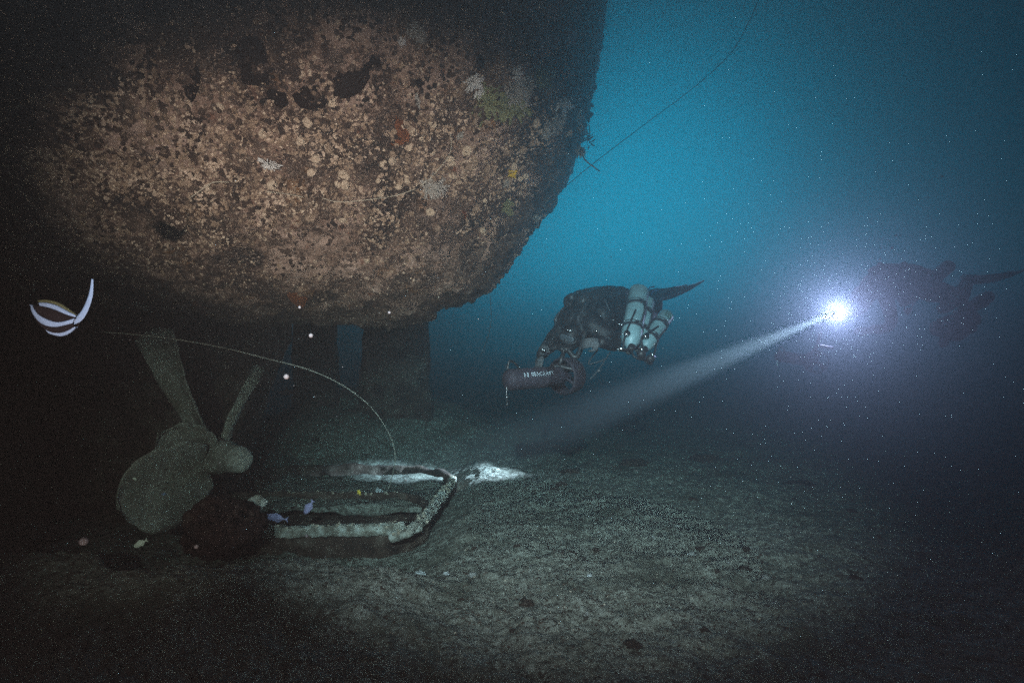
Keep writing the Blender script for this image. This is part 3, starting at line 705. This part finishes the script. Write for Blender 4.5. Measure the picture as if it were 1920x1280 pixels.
def tank(bot, neck, r, label, group, sticker=False, reg=True, nub=0):
    """stage cylinder: painted body, two bands, valve, regulator; bot = rounded foot, neck = valve end"""
    d = (neck - bot); L = d.length; d = d.normalized(); t = empty('stage_tank', bot, label, 'diving tank', group)
    side = d.cross(Vector((0, 1, 0))).normalized(); to = side.cross(d).normalized()
    if to.y > 0: to = -to
    pr = [(0, r * .55), (.006, r * .78), (.018, r * .93), (.035, r), (L * .80, r), (L * .87, r * .93), (L * .93, r * .74), (L * .97, r * .45), (L, r * .30), (L + .02, r * .28)]
    child(MB().lathe(bot, d, pr, 32).build('cylinder', M['tank']), t)
    for q in (.33, .70):
        c = bot + d * L * q; bn = MB().lathe(c - d * .014, d, [(0, r + .001), (.001, r + .006), (.027, r + .006), (.028, r + .001)], 28); bn.lathe(c - d * .04, d, [(0, r + .001), (.001, r + .003), (.009, r + .003), (.010, r + .001)], 28)
        b_ = child(bn.build('band', M['strap']), t)
        h_ = MB().tube(catmull([c + to * (r + .004) - side * .02, c + to * (r + .035), c + to * (r + .004) + side * .02], 6), .006, 6)
        o = h_.build('loop', M['strap']); child(o, t)
    child(MB().tube(catmull([bot + d * L * .33 + to * (r + .02) + side * .03, bot + d * L * .5 + to * (r + .05) + side * .04, bot + d * L * .72 + to * (r + .02) + side * .03], 6), .009, 6).build('rigging_cord', M['strap']), t)
    v = MB().lathe(neck, d, [(0, .022), (.02, .024), (.05, .024), (.055, .012)], 14); v.lathe(neck + d * .035 - side * .01, -side, [(0, .014), (.035, .014), (.04, .022), (.07, .022), (.075, .012)], 14)
    child(v.build('valve', M['steel']), t)
    if reg:
        g = MB().lathe(neck + d * .035, to, [(0, .018), (.03, .022), (.05, .030), (.075, .030), (.08, .02)], 16)
        g.ball(neck + d * .06 + side * .09 + to * .05, (.038, .032, .038), 14, 10)
        g.tube(catmull([neck + d * .035 + to * .06, neck + d * .12 + side * .03 + to * .07, neck + d * .10 + side * .12 + to * .05, neck - d * .02 + side * .10 + to * .03, neck - d * .15 + side * .05 + to * (r * .6)], 8), .009, 6)
        g.tube(catmull([neck + d * .035 + to * .06, neck + d * .07 - side * .06 + to * .06, neck - d * .06 - side * .07 + to * .08, neck - d * L * .5 - side * r * .3 + to * (r + .01)], 8), .008, 6)
        child(g.build('regulator', M['rubber']), t)
        gg = MB().lathe(neck - d * .07 - side * .06 + to * .075, to, [(0, .020), (.004, .026), (.02, .026), (.024, .02)], 16); child(gg.build('pressure_gauge', M['steel']), t)
        child(MB().tube([neck + d * .03 + side * .05 + to * .08, neck + d * .045 + side * .11 + to * .085], .008, 6).build('bolt_snap', M['steel']), t)
    if sticker:
        V = []; Fq = []
        for i in range(2):
            for j in range(7):
                a = (j / 6 - .5) * 1.1; V.append(bot + d * (L * (.06 + .13 * i)) + (to * math.cos(a) + side * math.sin(a) * sticker) * (r + .0022))
        for j in range(6): Fq.append((j, j + 1, 8 + j, 7 + j))
        child(link('sticker', mesh_from('sticker', V, Fq), M['sticker']), t)
        w_ = MB(); 
        for a in (-.18, .22):
            pc = [bot + d * (L * (.125) + .018 * math.sin(q)) + (to * math.cos(a + .12 * math.cos(q)) + side * math.sin(a + .12 * math.cos(q)) * sticker) * (r + .004) for q in [2 * math.pi * k / 14 for k in range(15)]]
            w_.tube(pc, .0028, 5)
        child(w_.build('sticker_emblem', M['tank']), t)
    return t

def scooter(nose, rear, r, ring_axis, ring_r, label, text=None, handle=None):
    d = rear - nose; L = d.length; d = d.normalized(); t = empty('scooter', nose, label, 'underwater scooter')
    pr = [(-.012, r * .35), (0, r * .75), (.012, r * .93), (.03, r), (L * .60, r), (L * .605, r * 1.03), (L * .625, r * 1.03), (L * .63, r), (L * .86, r), (L * .95, r * .85), (L, r * .6), (L + .06, r * .35), (L + .09, r * .1)]
    child(MB().lathe(nose, d, pr, 36).build('body', M['scooter']), t)
    ra = Vector(ring_axis).normalized(); rc = rear + d * .045
    rg = MB(); R_ = ring_r; hl = .075
    rg._lathe(rc - ra * hl, ra, [(0, R_ * .93), (.002, R_ * .99), (.01, R_ * 1.02), (hl, R_), (2 * hl - .008, R_ * .93), (2 * hl, R_ * .90), (2 * hl - .004, R_ * .87), (hl, R_ * .93), (.012, R_ * .95), (0, R_ * .93)], 40)
    rg.f = [f for f in rg.f if len(f) == 4]
    sh = child(rg.build('shroud', M['scooter']), t)
    a = Vector((0, 0, 1)); x = (a - ra * a.dot(ra)).normalized(); y = ra.cross(x)
    s_ = MB()
    for k in range(4):
        q = math.pi / 2 * k + .5; e = x * math.cos(q) + y * math.sin(q); s_.tube([rc - ra * .04 + e * .03, rc - ra * .04 + e * R_ * .97], [.014, .010], 8)
    child(s_.build('struts', M['scooter']), t)
    pb = MB()
    for k in range(3):
        q = 2 * math.pi / 3 * k + .2; e = x * math.cos(q) + y * math.sin(q); f = ra.cross(e); V = []
        for i in range(6):
            s = i / 5; w = .025 + .03 * math.sin(s * 2.6)
            for j in (-1, 1):
                V.append(rc + ra * .02 + e * (.03 + s * (R_ * .88 - .03)) + (f * math.cos(.6) + ra * math.sin(.6)) * w * j)
        V2 = [v + ra * .004 for v in V]; Fq = []
        for i in range(5): Fq += [(2 * i, 2 * i + 1, 2 * i + 3, 2 * i + 2), (12 + 2 * i + 2, 12 + 2 * i + 3, 12 + 2 * i + 1, 12 + 2 * i), (2 * i, 2 * i + 2, 14 + 2 * i, 12 + 2 * i), (2 * i + 1, 13 + 2 * i, 15 + 2 * i, 2 * i + 3)]
        Fq += [(10, 11, 23, 22), (0, 12, 13, 1)]
        pb.add(V + V2, Fq)
    child(pb.build('propeller', M['rubber']), t)
    up_ = (Vector((0, 0, 1)) - d * d.z).normalized()
    lp_ = MB().tube(catmull([nose + up_ * r * .9 + d * .005, nose + up_ * (r + .05) + d * .02, nose + up_ * (r + .055) + d * .05, nose + up_ * (r + .02) + d * .10, nose + up_ * (r - .01) + d * .12], 5), .008, 8); child(lp_.build('nose_handle', M['rubber']), t)
    sn = MB().tube(catmull([nose - up_ * r * .5, nose - up_ * (r + .03) - d * .005, nose - up_ * (r + .09) + d * .0], 4), .004, 6); sn.ball(nose - up_ * (r + .10), .008, 8, 6); sn.ball(nose - up_ * (r + .045), .007, 8, 6); child(sn.build('bolt_snap', M['steel']), t)
    if handle:
        hb = MB().tube([handle[0], handle[1]], .019, 10); hb.ball(handle[0], .021, 10, 8); hb.tube(catmull([handle[1], rear - d * .10 + up_ * r * .9, rear - d * .02 + up_ * r * .6], 5), .022, 8)
        hb.tube(catmull([handle[1], handle[1] + Vector((.09, -.02, -.02)), handle[1] + Vector((.16, -.02, -.03))], 4), .018, 8); child(hb.build('handle', M['rubber']), t)
    if text:
        cu = bpy.data.curves.new('lettering', 'FONT'); cu.body = text; cu.size = .043; cu.align_x = 'LEFT'; cu.align_y = 'CENTER'; cu.space_character = 1.15; cu.offset = .0006
        o = bpy.data.objects.new('tmp', cu); COL.objects.link(o); dg = bpy.context.evaluated_depsgraph_get(); dg.update(); me = bpy.data.meshes.new_from_object(o.evaluated_get(dg)); bpy.data.objects.remove(o)
        bm = bmesh.new(); bm.from_mesh(me); bmesh.ops.triangulate(bm, faces=bm.faces); bmesh.ops.subdivide_edges(bm, edges=bm.edges, cuts=1)
        # emblem in front of the name: two slanted bars
        for dx in (-.075, -.045):
            vs = [bm.verts.new((dx + a_, b_, 0)) for a_, b_ in ((0, -.018), (.012, -.018), (.020, .018), (.008, .018))]; bm.faces.new(vs)
        cam_side = (-Vector(nose)); cam_side = (cam_side - d * cam_side.dot(d)).normalized(); th0 = .85
        upc = up_
        for v in bm.verts:
            ang = th0 + v.co.y / r; dirv = cam_side * math.cos(ang) + (upc - cam_side * upc.dot(cam_side)).normalized() * math.sin(ang)
            v.co = nose + d * (L * .22 + .05 + v.co.x) + dirv * (r + .003)
        bm.to_mesh(me); bm.free(); child(link('lettering', me, M['white'], smooth=False), t)
    return t

k1 = dict(hip=Z(1230, 460, 5.35), belly=Z(1090, 462, 5.2), chest=Z(900, 490, 5.02), upper=Z(775, 520, 4.9), neck=Z(738, 585, 4.82), head=Z(735, 650, 4.74), up=Vector((0, 0, 1)),
          face=Vector((-.55, -.75, -.25)),
          far=(Z(690, 540, 5.0), Z(575, 690, 4.86), Z(490, 785, 4.68), Vector((-.22, -.25, -.9)), Vector((-.75, -.6, .1)), .55, 1),
          near=(Z(900, 560, 4.72), Z(1075, 690, 4.62), Z(975, 690, 4.42), Vector((-.95, -.1, -.02)), Vector((0, -.9, .4)), .9, -1),
          leg_near=(Z(1270, 480, 5.3), Z(1400, 500, 5.66), Z(1415, 330, 5.9), Z(1440, 285, 6.0), Z(1745, 207, 6.3)),
          leg_far=(Z(1240, 440, 5.5), Z(1350, 430, 5.95), Z(1385, 300, 6.15), Z(1430, 280, 6.25), Z(1600, 245, 6.6)),
          knobs=[(Z(735, 333, 4.85), .042), (Z(960, 283, 5.05), .046), (Z(880, 300, 5.1), .035)],
          clips=[(Z(700, 590, 4.62), .055), (Z(1035, 600, 4.75), .05), (Z(1115, 545, 4.8), .04), (Z(1065, 512, 4.85), .015), (Z(500, 750, 4.6), .03), (Z(910, 530, 4.7), .01), (Z(1085, 740, 4.55), .04), (Z(930, 600, 4.62), .012)])
d1 = diver(k1, 'diver in black suit reaching down to a scooter, nearer of the two divers', M['strap'])
G1 = 'pale stage tanks beside the nearer diver'
tank(Z(1275, 262, 5.0), Z(1195, 735, 4.62), .086, 'large pale tank clipped to the nearer diver, in front of its two neighbours', G1)
tank(Z(1335, 345, 5.25), Z(1265, 720, 4.95), .072, 'pale tank half hidden behind the large one on the nearer diver', G1, reg=False)
tank(Z(1500, 462, 5.2), Z(1300, 745, 4.95), .070, 'tilted pale tank with a dark square sticker behind the nearer diver', G1, sticker=1)
scooter(Z(215, 990, 4.15), Z(665, 958, 4.5), .079, Vector((.66, .62, .05)), .145, 'dark torpedo-shaped scooter with white lettering below the nearer diver', 'SEACRAFT', (Z(670, 760, 4.5), Z(635, 880, 4.45)))
rope('tow_cord', [Z(1040, 770, 4.6), Z(1000, 830, 4.55), Z(940, 920, 4.55), Z(880, 985, 4.55)], .005, M['darkline'], 'thin black cord from the nearer diver to the shroud of the scooter', 'cord')
rope('hose', [Z(945, 750, 4.6), Z(900, 800, 4.55), Z(870, 860, 4.5), Z(930, 850, 4.55), Z(1010, 820, 4.6)], .006, M['darkline'], 'thin black looping cord under the hands of the nearer diver', 'cord')

k2 = dict(hip=Q(1330, 520, 7.80), belly=Q(1200, 480, 7.65), chest=Q(1060, 460, 7.50), upper=Q(950, 470, 7.35), neck=Q(880, 500, 7.25), head=Q(830, 540, 7.18), up=Vector((.1, 0, 1)),
          face=Vector((-.75, -.6, -.15)),
          far=(Q(900, 520, 7.30), Q(830, 640, 7.25), Q(745, 660, 7.12), Vector((-.9, -.3, .1)), Vector((0, -.3, 1)), 1.0, 1),
          near=(Q(1000, 560, 7.10), Q(1030, 740, 7.10), Q(880, 780, 6.95), Vector((-.95, -.2, .05)), Vector((0, -.9, .4)), .9, -1),
          leg_near=(Q(1350, 540, 7.80), Q(1500, 600, 8.10), Q(1560, 450, 8.30), Q(1600, 420, 8.40), Q(1900, 370, 8.70)),
          leg_far=(Q(1330, 500, 8.00), Q(1480, 540, 8.40), Q(1530, 440, 8.60), Q(1570, 420, 8.70), Q(1800, 390, 9.00)),
          knobs=[(Q(960, 345, 7.40), .042), (Q(1120, 345, 7.55), .046)],
          clips=[(Q(1075, 455, 7.25), .05), (Q(1100, 600, 7.10), .03)])
d2 = diver(k2, 'dim diver behind the bright torch, farther of the two divers', M['strap'])
G2 = 'pale stage tanks beside the farther diver'
tank(Q(1425, 345, 7.60), Q(1115, 600, 7.25), .085, 'pale tank in three bands highest on the farther dim diver', G2)
tank(Q(1510, 520, 7.50), Q(1370, 650, 7.20), .075, 'middle dim tank behind the farther diver', G2, reg=False)
tank(Q(1690, 550, 7.70), Q(1480, 680, 7.40), .080, 'rightmost dim tank trailing behind the farther diver', G2)
lumpc = MB().ball(Q(1440, 760, 7.40), (.28, .18, .16)).ball(Q(1375, 860, 7.30), .06).ball(Q(1540, 700, 7.45), (.16, .14, .14)); child(link('gear_pouch', remeshed(lumpc, .02, 3, (.03, 8)), M['rubber']), d2)
cl = MB()
for a_, b_ in [(1400, 745), (1430, 720), (1450, 705), (1385, 720), (1465, 735)]: cl.ball(Q(a_, b_, 7.12), .018, 8, 6)
child(cl.build('clips', M['steel']), d2)
scooter(Q(280, 950, 7.60), Q(520, 985, 7.90), .075, Vector((.5, .8, .05)), .16, 'faint dark scooter hanging in the haze below the bright torch', None, (Q(560, 800, 6.40), Q(545, 880, 6.40)))

# the torch in the farther diver's hand
T0 = P(1573, 583, 6.9); TG = Vector((-.8, 7.8, .05)); td = (TG - T0).normalized()
to_ = empty('dive_torch', T0, 'dive torch shining a bright beam, in the hand of the farther diver', 'torch')
child(MB().lathe(T0 - td * .17, td, [(0, .018), (.01, .022), (.10, .022), (.115, .036), (.155, .040), (.160, .036)], 20).build('body', M['rubber']), to_)
child(MB().lathe(T0 - td * .012, td, [(0, .035), (.006, .035), (.010, .030)], 20).build('lens', M['lens']), to_)
s_ = spot('beam', T0 + td * .03, TG, 30000, 13, 1.0, (.92, .78, 1.0), .03)
pl_ = bpy.data.lights.new('halo_light', 'SPOT'); pl_.spot_size = math.radians(165); pl_.spot_blend = 1.0; pl_.energy = 85; pl_.color = (.78, .58, 1.0); pl_.shadow_soft_size = .03  # added wide spot facing the camera, makes the halo round the torch
po = bpy.data.objects.new('halo_light', pl_); COL.objects.link(po); po.location = T0 + td * .05 + Vector((0, -.05, 0)); po.rotation_euler = Vector((-.5, -.8, .35)).to_track_quat('-Z', 'Y').to_euler()

child(s_, to_); child(po, to_)
# ------------------------------------------------------------------ fish, specks, bubbles
def bannerfish(loc):
    f = empty('bannerfish', loc, 'black and white striped fish with a long trailing fin at the left edge', 'fish')
    D = loc.y; S = D / F          # metres per photo pixel at the fish
    c = Vector((115, 0, 595))
    def X(px, py, t=0): return Vector(((px - 115) * S, t * S, (595 - py) * S))
    # centre line of the white crescent, then bands either side
    def band(name, m, top, bot, th):
        a = catmull([Vector((x, y, 0)) for x, y in top], 8); b = catmull([Vector((x, y, 0)) for x, y in bot], 8); V = []; Fq = []; n_ = len(a); w = 5
        for sg in (-1, 1):
            for p, q in zip(a, b):
                for j in range(w):
                    t = j / (w - 1); r = p.lerp(q, t); dd = ((r.x - 105) / 52) ** 2 + ((r.y - 595) / 42) ** 2
                    V.append(X(r.x, r.y, sg * (th * math.sqrt(max(.02, 1 - dd)) + .6)))
        N_ = n_ * w
        for i in range(n_ - 1):
            for j in range(w - 1):
                q = (i * w + j, i * w + j + 1, (i + 1) * w + j + 1, (i + 1) * w + j); Fq.append(q); Fq.append(tuple(N_ + z for z in reversed(q)))
            Fq.append((i * w, (i + 1) * w, N_ + (i + 1) * w, N_ + i * w)); e = w - 1; Fq.append((i * w + e, N_ + i * w + e, N_ + (i + 1) * w + e, (i + 1) * w + e))
        link(name, mesh_from(name, V, Fq), m, f)
    A = [(76, 568), (90, 568), (110, 573), (130, 584), (146, 592)]; B = [(80, 574), (93, 576), (112, 582), (130, 590), (146, 595)]
    C_ = [(64, 573), (80, 590), (104, 602), (124, 604), (146, 597)]; D_ = [(57, 571), (70, 590), (86, 606), (110, 613), (142, 606)]
    E_ = [(78, 606), (92, 618), (108, 624), (126, 621), (143, 612)]; F_ = [(94, 625), (104, 628), (116, 630), (130, 625), (143, 614)]
    band('back_fin', M['yellow'], [(70, 563), (88, 562), (112, 568), (132, 581), (143, 589)], A, 3)
    band('upper_white_band', M['fishwhite'], A, B, 8); band('black_band', M['fishdark'], B, C_, 10)
    band('white_band', M['fishwhite'], C_, D_, 12); band('lower_black_band', M['fishdark'], D_, E_, 10); band('belly_fin', M['fishwhite'], E_, F_, 4)
    band('trailing_fin', M['fishwhite'], [(138, 600), (150, 588), (160, 570), (168, 548), (172, 523)], [(138, 609), (154, 600), (166, 580), (174, 553), (175, 524)], 2)
    return f
bannerfish(P(115, 595, 1.7))
def fish(loc, L, H, ang, m, label, yaw=0):
    f = empty('fish', loc, label, 'fish', None, (0, ang, yaw)); V = []; Fq = []; n_ = 16; w = 10
    for i in range(n_ + 1):
        t = i / n_; h = H * .5 * (math.sin(math.pi * t ** .75) ** .8 * .96 + .04) if 0 < t < 1 else H * .02
        h = max(h, H * .10 if t > .8 else h)
        for k in range(w):
            a = 2 * math.pi * k / w; V.append(((t - .5) * L, math.cos(a) * h * .38, math.sin(a) * h))
    for i in range(n_):
        for k in range(w): Fq.append((i * w + k, i * w + (k + 1) % w, (i + 1) * w + (k + 1) % w, (i + 1) * w + k))
    Fq += [tuple(reversed(range(w))), tuple(n_ * w + k for k in range(w))]
    link('body', mesh_from('body', V, Fq), m, f)
    def fl(name, pts, mm):
        V = [(x, -.0012, z) for x, z in pts] + [(x, .0012, z) for x, z in pts]; k = len(pts)
        link(name, mesh_from(name, V, [tuple(range(k)), tuple(reversed(range(k, 2 * k)))] + [(i, k + i, k + (i + 1) % k, (i + 1) % k) for i in range(k)]), mm, f, smooth=False)
    fl('tail_fin', [(L * .46, 0), (L * .66, H * .42), (L * .60, 0), (L * .66, -H * .42)], m)
    fl('dorsal_fin', [(-L * .2, H * .42), (L * .05, H * .66), (L * .36, H * .30), (L * .3, H * .12)], m)
    fl('anal_fin', [(-.02 * L, -H * .40), (L * .15, -H * .6), (L * .36, -H * .26), (L * .25, -H * .12)], m)
    e = MB()
    for s in (-1, 1): e.ball((-L * .38, s * H * .10, H * .07), H * .06, 8, 6)
    e.build('eye', M['fishdark'], f); return f
fish(P(578, 952, 5.2), .13, .06, math.radians(-58), M['fishviolet'], 'pale violet fish hovering inside the dark trough of the frame')
fish(P(515, 970, 5.4), .20, .07, math.radians(8), M['fishviolet'], 'faint violet fish low at the left end of the frame')
fish(P(262, 1019, 3.6), .085, .036, math.radians(-28), M['fishpale'], 'small pale yellowish fish just below the big propeller blade')
fish(P(537, 735, 5.0), .13, .05, math.radians(-8), M['fishdark'], 'faint grey fish under the hull near a drifting speck')
fish(P(307, 926, 4.0), .03, .016, 0, M['fishwhite'], 'tiny white fish in front of the big propeller blade')
fish(P(252, 897, 4.2), .03, .016, .3, M['fishpale'], 'tiny pale fish near the upper edge of the big propeller blade')
fish(P(673, 922, 5.5), .05, .03, 1.2, M['coralyellow'], 'tiny yellow fish over the middle rim of the frame')
for (px, py, D, r, lab) in [(537, 706, 1.5, 5, 'largest pink speck, drifting under the hull beside the grey fish'), (583, 629, 1.5, 4, 'pink speck just left of the small blue gap under the hull'), (562, 576, 1.6, 2.6, 'faint speck below the orange sponge on the hull'),
                            (730, 586, 1.6, 2.6, 'brown speck in front of the rudder top'), (368, 1024, 1.5, 4, 'reddish speck in front of the dark red lump'), (157, 1014, 1.4, 8, 'dim reddish speck at the dark lower left'), (575, 1004, 1.9, 3, 'pinkish speck below the crusted rim'),
                            (1123, 695, 3.9, 2, 'speck drifting between the cord and the torch beam'), (995, 1060, 2.4, 1.5, 'tiny speck over the lit sand in the middle')]:
    o = MB().ball((0, 0, 0), r * D / F, 12, 8).build('drifting_particle', M['speck']); o.location = P(px, py, D); tag(o, lab, 'particle', 'specks drifting in the water')
bub = [(1652, 465, 1.6), (1672, 465, 3.2), (1680, 441, 2.6), (1656, 447, 1.6), (1688, 441, 1.8), (1650, 485, 2.4), (1684, 477, 1.4), (1667, 480, 1.2), (1660, 470, 1.1), (1766, 331, 2.6), (1752, 331, 1.2), (1862, 238, 2.0), (1720, 352, 1.2), (1700, 330, 1.0), (1676, 430, 1.0), (1655, 455, 1.0)]
for _ in range(60):
    px = RND.uniform(100, 1500); py = RND.uniform(450, 1150); D = RND.uniform(1.6, 4.0)
    o = MB().ball((0, 0, 0), (RND.uniform(.7, 1.5) * D / F, RND.uniform(.7, 1.5) * D / F, RND.uniform(.6, 1.1) * D / F), 8, 6).build('drifting_particle', M['speck']); o.location = P(px, py, D); tag(o, 'tiny pale speck drifting in the water', 'particle', 'tiny specks drifting in the water')
for px, py, r in bub:
    o = MB().ball((0, 0, 0), (r * 6.8 / F, r * 6.8 / F, r * 5 / F), 10, 7).build('bubble', M['bubble']); o.location = P(px, py, 6.8)
    tag(o, 'small bubble rising in the blue water above the farther diver', 'bubble', 'bubbles rising above the farther diver')
